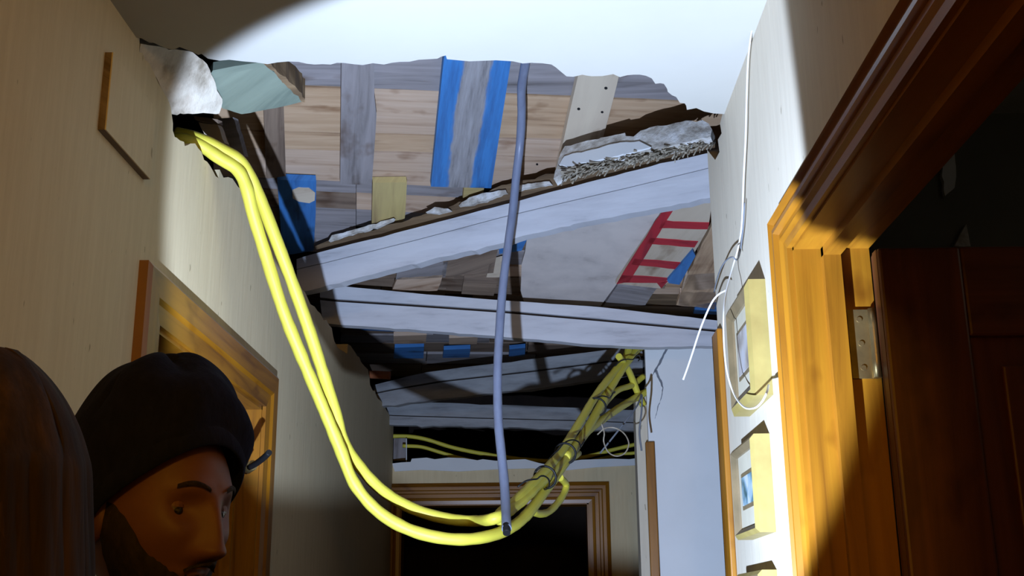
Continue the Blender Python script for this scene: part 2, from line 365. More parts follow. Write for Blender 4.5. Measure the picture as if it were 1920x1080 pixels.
room('ceiling_side_room', (XR+.1, -.7, CE+.05), (2.5, YC, CE+.12), M['plaster'])

# ---- casings
PROF = [(0, 0), (0, .020), (.010, .026), (.016, .017), (.030, .017), (.036, .024), (.046, .024), (.050, .015), (.066, .015), (.070, .019), (.080, .014), (.096, .012), (.096, 0)]
def casing(parent, axis, wallc, outd, a0, a1, ztop, mats, prof=PROF, zbot=0, parts=('left', 'head', 'right')):
    """mitred casing of three boards round an opening. axis: the direction along the wall ('x' or 'y')"""
    def pt(a, z, d): return Vector((wallc+outd*d, a, z)) if axis == 'y' else Vector((a, wallc+outd*d, z))
    for nm in parts:
        bm = bmesh.new(); uvl = bm.loops.layers.uv.verify()
        s0, s1 = [], []
        for w_, d in prof:
            if nm == 'left': s0.append(pt(a0+w_, zbot, d)); s1.append(pt(a0+w_, ztop-w_, d))
            elif nm == 'right': s0.append(pt(a1-w_, zbot, d)); s1.append(pt(a1-w_, ztop-w_, d))
            else: s0.append(pt(a0+w_, ztop-w_, d)); s1.append(pt(a1-w_, ztop-w_, d))
        v0 = [bm.verts.new(p) for p in s0]; v1 = [bm.verts.new(p) for p in s1]; n = len(prof)
        for i in range(n):
            j = (i+1) % n; f = bm.faces.new((v0[i], v0[j], v1[j], v1[i]))
            L = (s1[i]-s0[i]).length
            for l, uv in zip(f.loops, ((0, prof[i][0]), (0, prof[j][0]+.001), (L, prof[j][0]+.001), (L, prof[i][0]))): l[uvl].uv = uv
        bm.faces.new(v0); bm.faces.new(v1[::-1]); bmesh.ops.recalc_face_normals(bm, faces=bm.faces)
        link('casing_board', bm, mats, parent)
def jamb(parent, axis, c0, c1, a0, a1, zh, m, t=.02, stop=None):
    def bx(A0, A1, z0, z1, d0=c0, d1=c1, nm='jamb_board'):
        if axis == 'y': boxo(nm, (min(d0, d1), A0, z0), (max(d0, d1), A1, z1), m, parent)
        else: boxo(nm, (A0, min(d0, d1), z0), (A1, max(d0, d1), z1), m, parent)
    bx(a0, a0+t, 0, zh); bx(a1-t, a1, 0, zh); bx(a0, a1, zh-t, zh)
    if stop:
        s0, s1 = stop
        bx(a0+t, a0+t+.013, 0, zh-t, s0, s1, 'door_stop'); bx(a1-t-.013, a1-t, 0, zh-t, s0, s1, 'door_stop'); bx(a0+t, a1-t, zh-t-.013, zh-t, s0, s1, 'door_stop')
FLAT = [(0, 0), (0, .016), (.008, .022), (.052, .022), (.060, .016), (.092, .013), (.092, 0)]
t1 = thing('trim_1', (XL, 2.36, 0)); struct(t1, 'golden wooden door casing on the left wall')
casing(t1, 'y', XL, 1, 1.855, 2.862, HZ+.585, M['oak'], FLAT)
jamb(t1, 'y', XL+.004, XL-.115, D1[0]-.004, D1[1]+.004, D1[2]+.004, M['oak'], stop=(XL-.05, XL-.075))
t2 = thing('trim_2', (XR, 1.1, 0)); struct(t2, 'moulded oak door casing nearest on the right')
casing(t2, 'y', XR, -1, .565, 1.672, HZ+.575, M['oak'], [(a*.66, b) for a, b in PROF])
jamb(t2, 'y', XR-.004, XR+.105, D2[0]-.004, D2[1]+.004, D2[2]+.004, M['oak'], stop=(XR+.035, XR+.06))
t3 = thing('trim_3', ((D3[0]+D3[1])/2, YF, 0)); struct(t3, 'brown wooden casing around the far doorway')
casing(t3, 'x', YF, -1, D3[0]-.088, D3[1]+.088, HZ+.585, M['oak'])
jamb(t3, 'x', YF-.004, YF+.115, D3[0]-.004, D3[1]+.004, D3[2]+.004, M['oak'])
# corner trims
t4 = thing('trim_4', (XR, YC, 0)); struct(t4, 'thin brown casing strip at the end of the picture wall')
boxo('corner_strip', (XR-.012, YC-.06, 0), (XR, YC+.012, HZ+.555), M['oak'], t4, .003)
boxo('corner_strip', (XR-.012, YC, 0), (XR+.05, YC+.012, HZ+.555), M['oak'], t4, .003)
xq0, xq1 = P(1213, 900, y=YP-.02).x, P(1230, 900, y=YP-.02).x
tz = P(1222, 828, y=YP-.02).z
t5 = thing('trim_5', (xq0, YP, 0)); struct(t5, 'brown casing strip beside the white cross wall')
boxo('corner_strip', (xq0, YP-.02, 0), (xq1, YP, tz), M['oak'], t5, .003)

# ---- open door in the right doorway
DX = XR+.102; DY = D2[1]-.03
dr = thing('door_1', (DX, DY, 0)); struct(dr, 'dark brown panelled door standing open on the right')
zt = HZ+.492
boxo('door_leaf', (DX, DY-.026, .01), (DX+.80, DY-.008, zt), M['oakd'], dr)
for a0, a1, z0, z1 in ((0, .115, .01, zt), (.685, .80, .01, zt), (.115, .685, zt-.13, zt), (.115, .685, 1.0, 1.14), (.115, .685, .01, .22)):
    boxo('stile' if a1-a0 < .2 else 'rail', (DX+a0, DY-.036, z0), (DX+a1, DY-.0262, z1), M['oakd'], dr, .004)
    boxo('stile' if a1-a0 < .2 else 'rail', (DX+a0, DY-.0078, z0), (DX+a1, DY+.002, z1), M['oakd'], dr, .004)
for z0, z1 in ((1.18, zt-.17), (.26, .96)):
    boxo('raised_panel', (DX+.155, DY-.033, z0), (DX+.645, DY-.0262, z1), M['oakd'], dr, .006)
hz0 = P(1620, 730, x=XR+.1).z; hz1 = P(1620, 592, x=XR+.1).z
for zc in ((hz0+hz1)/2, .35):
    h = thing('hinge', (DX-.02, DY, zc)); h.parent = dr; h.location = Vector((DX-.02, DY, zc))-wloc(dr)
    bm = bmesh.new(); box(bm, (XR+.064, D2[1]-.0195, zc-.05), (XR+.1, D2[1]-.0165, zc+.05)); link('hinge_leaf', bm, M['brass'], h)
    tubeo('hinge_knuckle', [(DX-.004, DY+.006, zc-.05), (DX-.004, DY+.006, zc), (DX-.004, DY+.006, zc+.05)], .006, M['brass'], h, sides=10, n=2)
    for dz in (-.035, 0, .035):
        tubeo('screw', [(XR+.08, D2[1]-.021, zc+dz), (XR+.08, D2[1]-.0195, zc+dz)], .004, M['brass'], h, sides=8, n=1)

# ---------------------------------------------------------------- beams across the hole
def beam(label, a, b, top, groove, bottom, m, depth=.04, gap=1.6, rag=1.1, core=None):
    """a, b: plan points of the beam's near face; top / groove / bottom: pixel lines left to right"""
    pl = vplane(a, b); mid = pl.at(*groove[len(groove)//2])
    t = thing('ceiling_beam', mid, label, 'beam', 'old beams above the corridor')
    gu = [(x, y-gap) for x, y in groove]; gd = [(x, y+gap) for x, y in groove]
    d = Vector((b[0]-a[0], b[1]-a[1], 0))
    slab('upper_board', list(top)+gu[::-1], pl, depth, m, t, d, rag=rag*.5, step=22, seed=1, only=range(len(top)-1))
    slab('lower_board', gd+list(bottom)[::-1], pl, depth, m, t, d, rag=rag, step=16, seed=2, only=range(len(gd), len(gd)+len(bottom)-1))
    hh = min(14, (bottom[0][1]-top[0][1])*.25)
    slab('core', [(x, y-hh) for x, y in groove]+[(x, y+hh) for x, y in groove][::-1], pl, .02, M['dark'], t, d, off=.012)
    return t, pl
# first (nearest) beam rises to the right
b1, pb1 = beam('nearest broken beam with white face, rising to the right', (-.67, 3.36), (.44, 2.98),
     [(556, 486), (599, 473), (780, 427), (947, 383), (1080, 348), (1220, 312), (1345, 283)], [(556, 505), (608, 493), (780, 450), (942, 407), (1060, 379), (1173, 353), (1345, 311)],
     [(560, 548), (616, 534), (663, 523), (800, 489), (942, 456), (965, 447), (1129, 410), (1241, 389), (1345, 368)], M['beamw'], gap=.8)
slab('joist', [(590, 462), (640, 446), (700, 432), (790, 404), (870, 378), (950, 346), (1050, 322), (1150, 300), (1340, 262), (1342, 300), (1220, 325), (947, 395), (780, 440), (600, 485)], Plane(pb1.p+Vector((0, .035, 0)), pb1.n), .07, M['joist'], b1, (1, 0, 0), rag=1.4, step=12, only=range(8))
for fl in ([(616, 452), (650, 440), (690, 431), (735, 413), (738, 409), (700, 420), (650, 434), (622, 441)], [(798, 398), (815, 388), (840, 391), (845, 394), (820, 400)], [(860, 386), (880, 370), (905, 362), (948, 356), (950, 361), (915, 374), (880, 384)], [(960, 352), (990, 344), (1030, 340), (1034, 345), (990, 352), (962, 358)]):
    slab('plaster_remnant', fl, Plane(pb1.p+Vector((0, .02, 0)), pb1.n), .014, M['broken'], b1, (1, 0, 0), rag=.8, step=7)
# second beam sags to the right
b2, pb2 = beam('second beam from the torn ceiling, two grey boards sagging to the right', (-.67, 3.757), (.62, 3.74),
     [(600, 532), (622, 535), (770, 549), (900, 560), (1127, 576), (1345, 601)], [(600, 560), (629, 563), (770, 572), (929, 583), (1127, 600), (1345, 620)],
     [(605, 606), (639, 609), (829, 622), (971, 634), (1108, 646), (1217, 651), (1296, 649), (1345, 649)], M['beamw'], gap=2.6, rag=.5)
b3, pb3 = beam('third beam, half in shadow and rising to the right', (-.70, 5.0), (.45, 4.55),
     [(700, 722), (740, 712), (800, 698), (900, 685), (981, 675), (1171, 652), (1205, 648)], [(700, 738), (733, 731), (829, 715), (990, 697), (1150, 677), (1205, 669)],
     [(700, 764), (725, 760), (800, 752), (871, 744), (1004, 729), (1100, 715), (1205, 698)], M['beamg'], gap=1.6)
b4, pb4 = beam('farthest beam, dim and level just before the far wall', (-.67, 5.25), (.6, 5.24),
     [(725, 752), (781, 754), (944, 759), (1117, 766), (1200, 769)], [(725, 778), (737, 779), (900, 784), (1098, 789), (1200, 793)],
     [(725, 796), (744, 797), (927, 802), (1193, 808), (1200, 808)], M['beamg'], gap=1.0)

# ---------------------------------------------------------------- pallet boards above the first bay
PA = plane3((-.70, 3.45, HZ+1.13), (.45, 3.2, HZ+1.34), (-.1, 2.4, HZ+1.37))
PA2 = Plane(PA.p-PA.n*(.022 if PA.n.z > 0 else -.022), PA.n)      # the cross boards hang just under
pal = thing('wooden_pallet', (0, 2.95, HZ+1.2), 'large pallet of tan planks and painted cross boards showing through the ceiling hole', 'pallet')
def lin(p, q, x): t = (x-p[0])/(q[0]-p[0]); return p[1]+(q[1]-p[1])*t
LN = [((480, 40), (1300, 52)), ((480, 158), (1300, 192)), ((480, 246), (1300, 270)), ((480, 279), (1300, 303)), ((480, 335), (1300, 372)), ((480, 355), (1300, 396)), ((480, 384), (1300, 428)), ((480, 418), (1300, 462)), ((480, 470), (1300, 505))]
rows = [['greyw', 'greyw', 'greyw'], ['pine', 'pine2', 'pine'], ['pine', 'pine', 'pine2'], ['pine2', 'pine2', 'pine2'], ['greyw', 'greyw', 'brown'], ['brown', 'pine2', 'brown'], ['greyw', 'greyw', 'brown'], ['greyw', 'brown', 'brown']]
for r, ms in enumerate(rows):
    cuts = [400, 668, 885, 1420]
    for c in range(3):
        if (c == 2 and r >= 4) or (c == 1 and r >= 7): continue
        xa, xb = cuts[c]+.6, cuts[c+1]-.6; g = 1.1
        slab('plank', [(xa, lin(*LN[r], xa)+g), (xb, lin(*LN[r], xb)+g), (xb, lin(*LN[r+1], xb)-g), (xa, lin(*LN[r+1], xa)-g)], PA, .02, M[ms[c]], pal, (0, 1), rag=.35, step=40, off=random.uniform(0, .006))
slab('cross_board', [(641, 60), (701, 60), (702, 180), (706, 215), (704, 250), (697, 347), (638, 345)], PA2, .02, M['greyw'], pal, (0, 6))
slab('cross_board', [(841, 60), (967, 60), (958, 115), (940, 230), (921, 353), (808, 350), (820, 230), (832, 112)], PA2, .02, M['wornblue'], pal, (0, 5))['label'] = 'blue board with a worn grey middle'
wb = slab('cross_board', [(1098, 80), (1176, 80), (1152, 178), (1130, 262), (1080, 345), (1040, 340), (1066, 220)], PA2, .02, M['pale'], pal, (0, 5)); wb['label'] = 'pale board with nail holes'
for a, b, r_ in ((1136, 165, 3.2), (1085, 204, 3), (1129, 210, 2.6), (1007, 308, 2.2)):
    slab('nail_hole', [(a+r_*math.cos(k*math.pi/4), b+r_*math.sin(k*math.pi/4)*.8) for k in range(8)], PA2 if b < 300 else PA, .004, M['black_wire'], pal, off=-.001)
slab('cross_board', [(699, 343), (763, 342), (760, 400), (757, 425), (697, 440)], PA2, .02, M['yellowp'], pal, (0, 4))
slab('cross_board', [(520, 337), (593, 340), (592, 400), (588, 470), (530, 480)], PA2, .02, M['bluep'], pal, (0, 4))
slab('cross_board', [(500, 60), (520, 60), (532, 200), (536, 330), (500, 335), (494, 200)], PA2, .02, M['brown'], pal, (0, 4))
slab('cross_board', [(870, 353), (908, 350), (906, 364), (868, 373)], PA2, .015, M['yellowp'], pal, (0, 1))
slab('paper_label', ragged([Vector(p) for p in ((548, 357), (560, 352), (580, 353), (591, 362), (590, 376), (580, 381), (560, 378), (549, 372))], 8, .6, 4), Plane(PA2.p-PA2.n*(.002 if PA2.n.z > 0 else -.002), PA2.n), .002, M['pale'], pal, (1, 0, 0))

# ---------------------------------------------------------------- boards above the second and third bays
NB = (.05, .16, 1); PB = Plane((0, 3.3, HZ+1.15), NB); PB2 = Plane((0, 3.3, HZ+1.128), NB); PB3 = Plane((0, 3.3, HZ+1.11), NB); PC = Plane((0, 3.6, HZ+1.14), (0, .02, 1)); PC2 = Plane((0, 3.6, HZ+1.118), (0, .02, 1))
pb = thing('wooden_pallet', (-.2, 3.7, HZ+1.12), 'brown patchwork pallet between the first and second beams', 'pallet')
rowsB = [(395, 440), (441, 474), (475, 500), (501, 521), (522, 540), (541, 556), (557, 572), (573, 590)]
rb = random.Random(11)
for y0, y1 in rowsB:
    x = 470
    while x < 1420:
        wd = rb.uniform(90, 210)
        if y1+4 < 534-.232*(x+wd-616): x += wd+1.5; continue
        m_ = rb.choice(['brown', 'brown', 'greyw', 'pine2', 'brown', 'joist'])
        if x > 1180: m_ = rb.choice(['pine2', 'pine', 'brown', 'greyw'])
        j = rb.uniform(-3, 3)
        slab('plank', [(x, y0+j), (x+wd, y0+j+3), (x+wd-3, y1+j+1.5), (x-4, y1+j-1)], PB, .02, M[m_], pb, (0, 1), rag=.5, step=30, off=rb.uniform(0, .008))
        x += wd+1.5
for pxs, mm in (([(745, 507), (790, 498), (840, 490), (835, 520), (742, 524)], 'greyw'), ([(832, 486), (905, 465), (935, 462), (925, 512), (828, 518)], 'brown'), ([(745, 522), (830, 516), (820, 545), (735, 545)], 'pine2'), ([(918, 495), (952, 488), (945, 520), (912, 520)], 'pale'), ([(870, 520), (935, 520), (925, 556), (865, 552)], 'brown')):
    slab('plank', pxs, PB2, .018, M[mm], pb, (0, 1), rag=.6, step=14)
sh = tag(slab('fibre_sheet', [(1000, 400), (1255, 360), (1242, 392), (1156, 533), (1126, 574), (1060, 572), (983, 568), (976, 545), (978, 496)], PB2, .012, M['sheet'], None, (1, 0, 0), rag=.6, step=20), 'large plain grey sheet between the white beams beside the red-striped board', 'sheet')
rd = thing('striped_board', PB3.at(1250, 450), 'board painted with red ladder-like stripes, between the first and second beams at right', 'board')
slab('board', [(1256, 381), (1330, 367), (1336, 372), (1328, 428), (1303, 472), (1252, 530), (1238, 541), (1154, 532)], PB3, .014, M['pale'], rd, (0, 7))
PR = Plane(PB3.p-Vector((0, 0, .002)), PB3.n)
slab('red_stripe', [(1250, 383), (1270, 380), (1262, 395), (1180, 528), (1156, 533), (1165, 517)], PR, .002, M['redp'], rd, (0, 4), rag=.5, step=20)
for q in ([(1250, 386), (1300, 376), (1333, 369), (1333, 378), (1290, 381), (1264, 392)], [(1243, 413), (1262, 416), (1330, 418), (1327, 430), (1236, 428)], [(1219, 446), (1309, 453), (1302, 464), (1212, 457)], [(1190, 485), (1281, 493), (1270, 505), (1184, 496)], [(1166, 516), (1254, 522), (1245, 531), (1158, 530)], [(1232, 531), (1253, 527), (1240, 541)]):
    slab('red_stripe', q, PR, .002, M['redp'], rd, (0, 1), rag=.5, step=20)
tag(slab('blue_board', [(1299, 470), (1304, 480), (1274, 534), (1254, 531), (1251, 526)], Plane((0, 3.3, HZ+1.10), NB), .012, M['bluep'], None, (0, 2)), 'small blue wedge of board at the tip of the red stripes', 'board')
for pxs, mm in (([(1304, 482), (1345, 400), (1345, 510), (1340, 580), (1268, 572)], 'pine'), ([(1285, 516), (1340, 512), (1340, 540), (1278, 545)], 'pine2'), ([(1158, 535), (1232, 540), (1210, 572), (1130, 576)], 'greyw'), ([(1275, 548), (1345, 548), (1345, 575), (1272, 572)], 'pine2')):
    slab('plank', pxs, PB2, .016, M[mm], pb, (0, 1), rag=.6, step=14)
tag(slab('blue_board', [(1305, 572), (1345, 566), (1345, 590), (1300, 588)], PB2, .012, M['bluep'], None, (0, 1)), 'blue board end just above the second beam by the corner', 'board')
tag(slab('blue_board', [(935, 455), (965, 448), (990, 446), (978, 470), (936, 476)], PB3, .012, M['bluep'], None, (0, 1)), 'blue scrap of board behind the grey hose under the first beam', 'board')
# third bay: darker boards
pc = thing('wooden_pallet', (-.1, 4.6, HZ+1.12), 'dim pallet with blue blocks between the second and third beams', 'pallet')
for y0, y1 in ((590, 612), (613, 630), (631, 646), (647, 664), (665, 684), (685, 708)):
    x = 640
    while x < 1290:
        wd = rb.uniform(110, 240); m_ = rb.choice(['brown', 'brown', 'joist', 'greyw'])
        slab('plank', [(x, y0), (x+wd, y0+1), (x+wd-2, y1), (x-2, y1-1)], PC, .02, M[m_], pc, (0, 1), off=rb.uniform(0, .01)); x += wd+1.5
for q in ([(668, 608), (740, 614), (738, 622), (662, 618)], [(740, 652), (795, 650), (794, 672), (738, 672)], [(832, 656), (882, 654), (880, 670), (830, 671)], [(955, 655), (985, 652), (984, 668), (954, 668)]):
    slab('blue_block', q, PC2, .018, M['bluep'], pc, (0, 1))
for q in ([(738, 630), (800, 628), (798, 644), (738, 645)], [(842, 634), (896, 632), (894, 645), (842, 646)]):
    slab('cross_board', q, PC2, .018, M['pine2'], pc, (0, 1))

# ---------------------------------------------------------------- broken plaster and timbers
chp = Plane(pb1.p+Vector((0, -.06, 0)), Vector(pb1.n)+Vector((0, 0, .35)))
chp = plane3(P(1040, 334, y=2.94), P(1334, 243, y=2.78), P(1172, 249, y=2.90))
ch = thing('plaster_slab', P(1180, 300, y=2.95), 'broken white plaster slab with reed fringe on the nearest beam at right', 'plaster')
slab('slab', [(1038, 335), (1046, 305), (1051, 287), (1059, 274), (1110, 262), (1172, 249), (1173, 255), (1188, 256), (1201, 245), (1240, 236), (1286, 226), (1305, 229), (1317, 225), (1329, 232), (1335, 243), (1332, 256), (1290, 266), (1222, 280), (1160, 296), (1067, 316)], chp, .03, M['broken'], ch, (1, -.1, .3), rag=.9, step=9)
slab('plaster_face', [(1050, 312), (1060, 296), (1110, 284), (1150, 273), (1200, 268), (1222, 279), (1160, 295), (1067, 315)], chp, .006, M['plaster'], ch, (1, 0, 0), rag=.8, step=8, off=-.007)
rr = random.Random(21); bm = bmesh.new()
for i in range(420):
    t = rr.random(); x = 1062+t*280; yb = 318-t*62+rr.uniform(-3, 12)*(1.1-.2*t)
    y_ = 2.94-.13*t+rr.uniform(-.02, .012)
    a = P(x, yb, y=y_); L = rr.uniform(12, 34); an = rr.gauss(2.55, .35)
    b = P(x+math.cos(an)*L*.8, yb+abs(math.sin(an))*L*.75, y=y_-rr.uniform(-.01, .03))
    tube(bm, [a, (a+b)/2+Vector((0, 0, rr.uniform(-.004, .004))), b], rr.uniform(.0012, .0028), sides=5, n=2)
rf = link('reed_fringe', bm, M['reed'], ch); rf['kind'] = 'stuff'
# plaster lump and turquoise timber at the left end of the hole
pa_, pb_ = P(262, 97, x=XL-.005), P(321, 214, x=XL-.005)
lp = plane3(pa_, pb_, P(412, 190, z=.985))
tag(slab('plaster_lump', [(264, 82), (290, 86), (326, 92), (355, 96), (380, 112), (388, 120), (396, 139), (404, 156), (407, 170), (417, 186), (415, 202), (411, 213), (370, 213), (322, 214), (315, 191), (300, 160), (271, 112), (261, 98)], lp, .04, M['lump'], None, (1, 0, 0), rag=.9, step=8), 'crumbling whitish plaster lump where the left wall meets the hole', 'plaster')
tz_ = plane3(P(401, 140, z=1.01), P(571, 190, z=1.0), P(453, 214, z=.985))
tq = thing('timber_stub', P(480, 170, z=1.03), 'turquoise painted timber stub with a splintered end beside the left wall', 'timber')
slab('body', [(385, 165), (399, 145), (440, 134), (496, 121), (520, 140), (545, 162), (570, 190), (515, 203), (453, 214), (417, 203)], tz_, .05, M['teal'], tq, (0, 3), rag=.4, step=12)
slab('side_face', [(388, 150), (399, 132), (440, 124), (492, 116), (498, 123), (440, 136), (399, 148)], Plane(tz_.p-Vector((0, 0, .003)), tz_.n), .02, M['teal'], tq, (0, 3))
slab('splintered_end', [(494, 119), (503, 116), (512, 126), (530, 142), (548, 158), (566, 175), (572, 185), (571, 192), (562, 186), (545, 168), (522, 146)], Plane(tz_.p-Vector((0, 0, .004)), tz_.n), .05, M['joist'], tq, (1, 0, 0), rag=1.2, step=5)
for pxs, Y, mm, lb in (([(372, 229), (408, 234), (421, 268), (386, 259)], 2.28, 'pale', 'pinkish board scrap in the gap above the yellow conduits'), ([(409, 222), (438, 220), (458, 292), (432, 276)], 2.34, 'greyw', 'short grey post behind the yellow conduits at the left wall'), ([(362, 216), (408, 224), (409, 232), (366, 225)], 2.26, 'brown', 'thin brown lath under the plaster lump')):
    tag(slab('timber_scrap', pxs, Plane((XL, Y, HZ+1), (.25, 1, .2)), .02, M[mm], None, (0, 1), rag=.6, step=10), lb, 'timber')
tag(slab('plaster_flake', [(494, 424), (506, 426), (514, 450), (526, 470), (524, 495), (516, 488), (505, 462)], Plane((XL+.004, 0, 0), (1, .05, .1)), .012, M['plaster'], None, (0, 0, 1), rag=.8, step=8), 'white plaster flake between the two yellow conduits', 'plaster')
tc_ = P(712, 703, y=4.75)
tag(tubeo('clay_pipe', [P(692, 702, y=4.72), P(712, 703, y=4.72), P(732, 704, y=4.72)], .017, M['cotto'], n=3), 'stub of orange clay pipe poking over the left wall', 'pipe')

# ---------------------------------------------------------------- conduits
GC = 'yellow conduits in the hanging loop'
BT = [(930, 2.62), (985, 2.80), (1022, 2.98), (1060, 3.18), (1100, 3.42), (1140, 3.66), (1168, 3.80), (1188, 3.90), (1200, 3.93), (1240, 4.02)]
def bundle_y(x):
    for (x0, y0), (x1_, y1) in zip(BT, BT[1:]):
        if x <= x1_: return y0+(y1-y0)*max(0, (x-x0)/(x1_-x0))
    return BT[-1][1]
NC = [0]
def conduit(label, lst, r=.0135, group=GC, **k):
    NC[0] += 1
    if group == GC: lst = [(a, b, c if a < 930 else bundle_y(a)+.012*(NC[0] % 4)) for a, b, c in lst]
    return tag(tubeo('yellow_conduit', PT(lst), r, M['yellow'], wob=.10, **k), label, 'conduit', group)
conduit('yellow conduit hanging lowest in the big loop', [(318, 262, 2.16), (345, 262, 2.16), (375, 272, 2.18), (410, 295, 2.2), (445, 318, 2.22), (462, 352, 2.24), (474, 400, 2.27), (497, 475, 2.32), (530, 580, 2.37), (566, 670, 2.42), (603, 758, 2.47), (637, 840, 2.51), (664, 906, 2.53), (708, 958, 2.55), (765, 992, 2.56), (830, 1009, 2.57), (890, 1010, 2.6), (945, 996, 2.65), (985, 968, 2.74), (1022, 920, 2.86), (1060, 866, 3.0), (1100, 806, 3.17), (1140, 735, 3.35), (1168, 690, 3.5), (1192, 655, 3.62), (1200, 630, 3.75)])
conduit('yellow conduit forming the upper inner loop', [(330, 250, 2.18), (365, 258, 2.18), (405, 275, 2.2), (445, 298, 2.22), (466, 325, 2.25), (490, 378, 2.28), (520, 455, 2.32), (550, 535, 2.37), (580, 620, 2.42), (606, 700, 2.47), (628, 770, 2.52), (645, 830, 2.56), (672, 872, 2.6), (715, 918, 2.64), (770, 952, 2.68), (830, 971, 2.7), (885, 977, 2.72), (930, 971, 2.76), (972, 944, 2.83), (1010, 908, 2.92), (1052, 868, 3.05), (1088, 826, 3.2), (1118, 775, 3.35), (1150, 715, 3.5), (1172, 680, 3.6), (1195, 655, 3.7), (1222, 640, 3.8)])
conduit('yellow conduit looped behind the foot of the hose', [(944, 984, 2.70), (936, 972, 2.72), (941, 959, 2.74), (968, 938, 2.80), (1010, 895, 2.95), (1050, 850, 3.1), (1085, 795, 3.25), (1120, 738, 3.4), (1150, 700, 3.5), (1172, 672, 3.6), (1180, 650, 3.7), (1185, 630, 3.8)], r=.0125)
conduit('yellow conduit end curling out below the bundle', [(1085, 850, 2.96), (1062, 868, 2.92), (1035, 905, 2.86), (1012, 935, 2.82), (998, 955, 2.8), (1010, 963, 2.79), (1028, 960, 2.79), (1045, 944, 2.8), (1058, 924, 2.81), (1061, 908, 2.83), (1050, 895, 2.86)], r=.0095)
conduit('yellow conduit branching low to the right out of the bundle', [(1060, 858, 3.05), (1095, 815, 3.2), (1125, 790, 3.3), (1158, 767, 3.4), (1185, 750, 3.5), (1206, 738, 3.62), (1235, 725, 3.8)], r=.0125)
conduit('short yellow conduit crossing down inside the bundle top', [(1160, 668, 3.52), (1176, 690, 3.54), (1186, 712, 3.56), (1196, 738, 3.6), (1206, 760, 3.7)], r=.0115)
conduit('short yellow conduit arching beneath the bundle top', [(1112, 790, 3.3), (1135, 755, 3.4), (1158, 732, 3.45), (1185, 722, 3.52), (1206, 706, 3.65)], r=.0105)
conduit('dim yellow conduit along the hole above the far door, upper left', [(728, 818, 5.56), (765, 818, 5.56), (800, 824, 5.56), (845, 838, 5.58), (890, 848, 5.6), (940, 856, 5.62), (990, 862, 5.64), (1040, 864, 5.66), (1100, 856, 5.66), (1150, 843, 5.66), (1205, 830, 5.66)], r=.010, group='conduits above the far door')
conduit('dim yellow conduit along the hole above the far door, lower', [(755, 836, 5.52), (790, 838, 5.52), (825, 848, 5.53), (860, 858, 5.55), (930, 872, 5.6), (1020, 876, 5.62), (1100, 866, 5.62), (1160, 853, 5.6), (1205, 848, 5.6)], r=.009, group='conduits above the far door')
# black wire binding the bundle
bw = []
BB = lambda l: [(a, b, bundle_y(a)-.012) for a, b, c in l]
base = [(985, 925, 2.8), (1022, 895, 2.9), (1060, 850, 3.02), (1095, 800, 3.15), (1130, 745, 3.3), (1160, 700, 3.42), (1190, 665, 3.55)]
bc = crom(PT(BB(base)), 12)
for i, p in enumerate(bc):
    d = (bc[min(i+1, len(bc)-1)]-bc[max(i-1, 0)]).normalized(); u = d.cross(Vector((0, 1, 0))).normalized(); v = d.cross(u)
    a = i*.31+.5*math.sin(i*.7); bw.append(p+(u*math.cos(a)*.024+v*math.sin(a)*.030))
tag(tubeo('black_wire', bw, .0022, M['black_wire'], n=4, sides=6), 'thin black wire wound around the yellow conduit bundle', 'wire')
for k_, t in enumerate((.18, .34, .62)):
    i = int(t*(len(bc)-1)); p = bc[i]; d = (bc[i+1]-bc[i-1]).normalized(); u = d.cross(Vector((0, 1, 0))).normalized(); v = d.cross(u)
    tag(tubeo('cable_tie', [p+u*math.cos(a*math.pi/6)*.029+v*math.sin(a*math.pi/6)*.029 for a in range(13)], .0032, M['black_wire'], n=2, sides=6), ('dark tie lowest on the yellow bundle', 'dark tie in the middle of the yellow bundle', 'dark tie highest on the yellow bundle')[k_], 'cable tie', 'ties on the conduit bundle')
tag(tubeo('grey_wire', PT([(1125, 850, 3.5), (1165, 800, 3.5), (1195, 760, 3.55), (1203, 740, 3.6), (1203, 770, 3.6), (1199, 810, 3.6), (1203, 845, 3.6)]), .003, M['grey_wire'], n=6, sides=6), 'tangled grey wire by the edge of the cross wall', 'wire')
tag(tubeo('thin_wire', PT([(1120, 815, 3.4), (1135, 803, 3.4), (1155, 803, 3.4), (1172, 815, 3.4), (1179, 833, 3.4), (1171, 850, 3.4), (1155, 855, 3.4), (1140, 847, 3.4), (1132, 828, 3.4), (1133, 812, 3.4), (1128, 795, 3.4)]), .0022, M['reed'], n=6, sides=6), 'thin pale wire ring hanging beside the yellow bundle', 'wire')
# hose
hs = thing('grey_hose', P(985, 120, y=2.6), 'grey-blue hose hanging straight down the middle of the hole', 'hose')
tubeo('hose_tube', PT([(993, 40, 2.42), (990, 80, 2.48), (985, 120, 2.58), (978, 165, 2.70), (978, 215, 2.80), (975, 270, 2.88), (968, 330, 2.91), (962, 390, 2.92), (954, 450, 2.91), (946, 510, 2.9), (940, 570, 2.89), (936, 630, 2.87), (933, 690, 2.84), (933, 745, 2.82), (935, 800, 2.79), (940, 850, 2.76), (945, 900, 2.72), (948, 945, 2.66), (949, 975, 2.6), (950, 992, 2.57)]), lambda t: .0118-.0008*t, M['hose'], hs, wob=.06, n=6)
tubeo('hose_end', PT([(949, 985, 2.575), (950, 994, 2.562), (950, 1000, 2.555)]), .0085, M['black_wire'], hs, n=2)
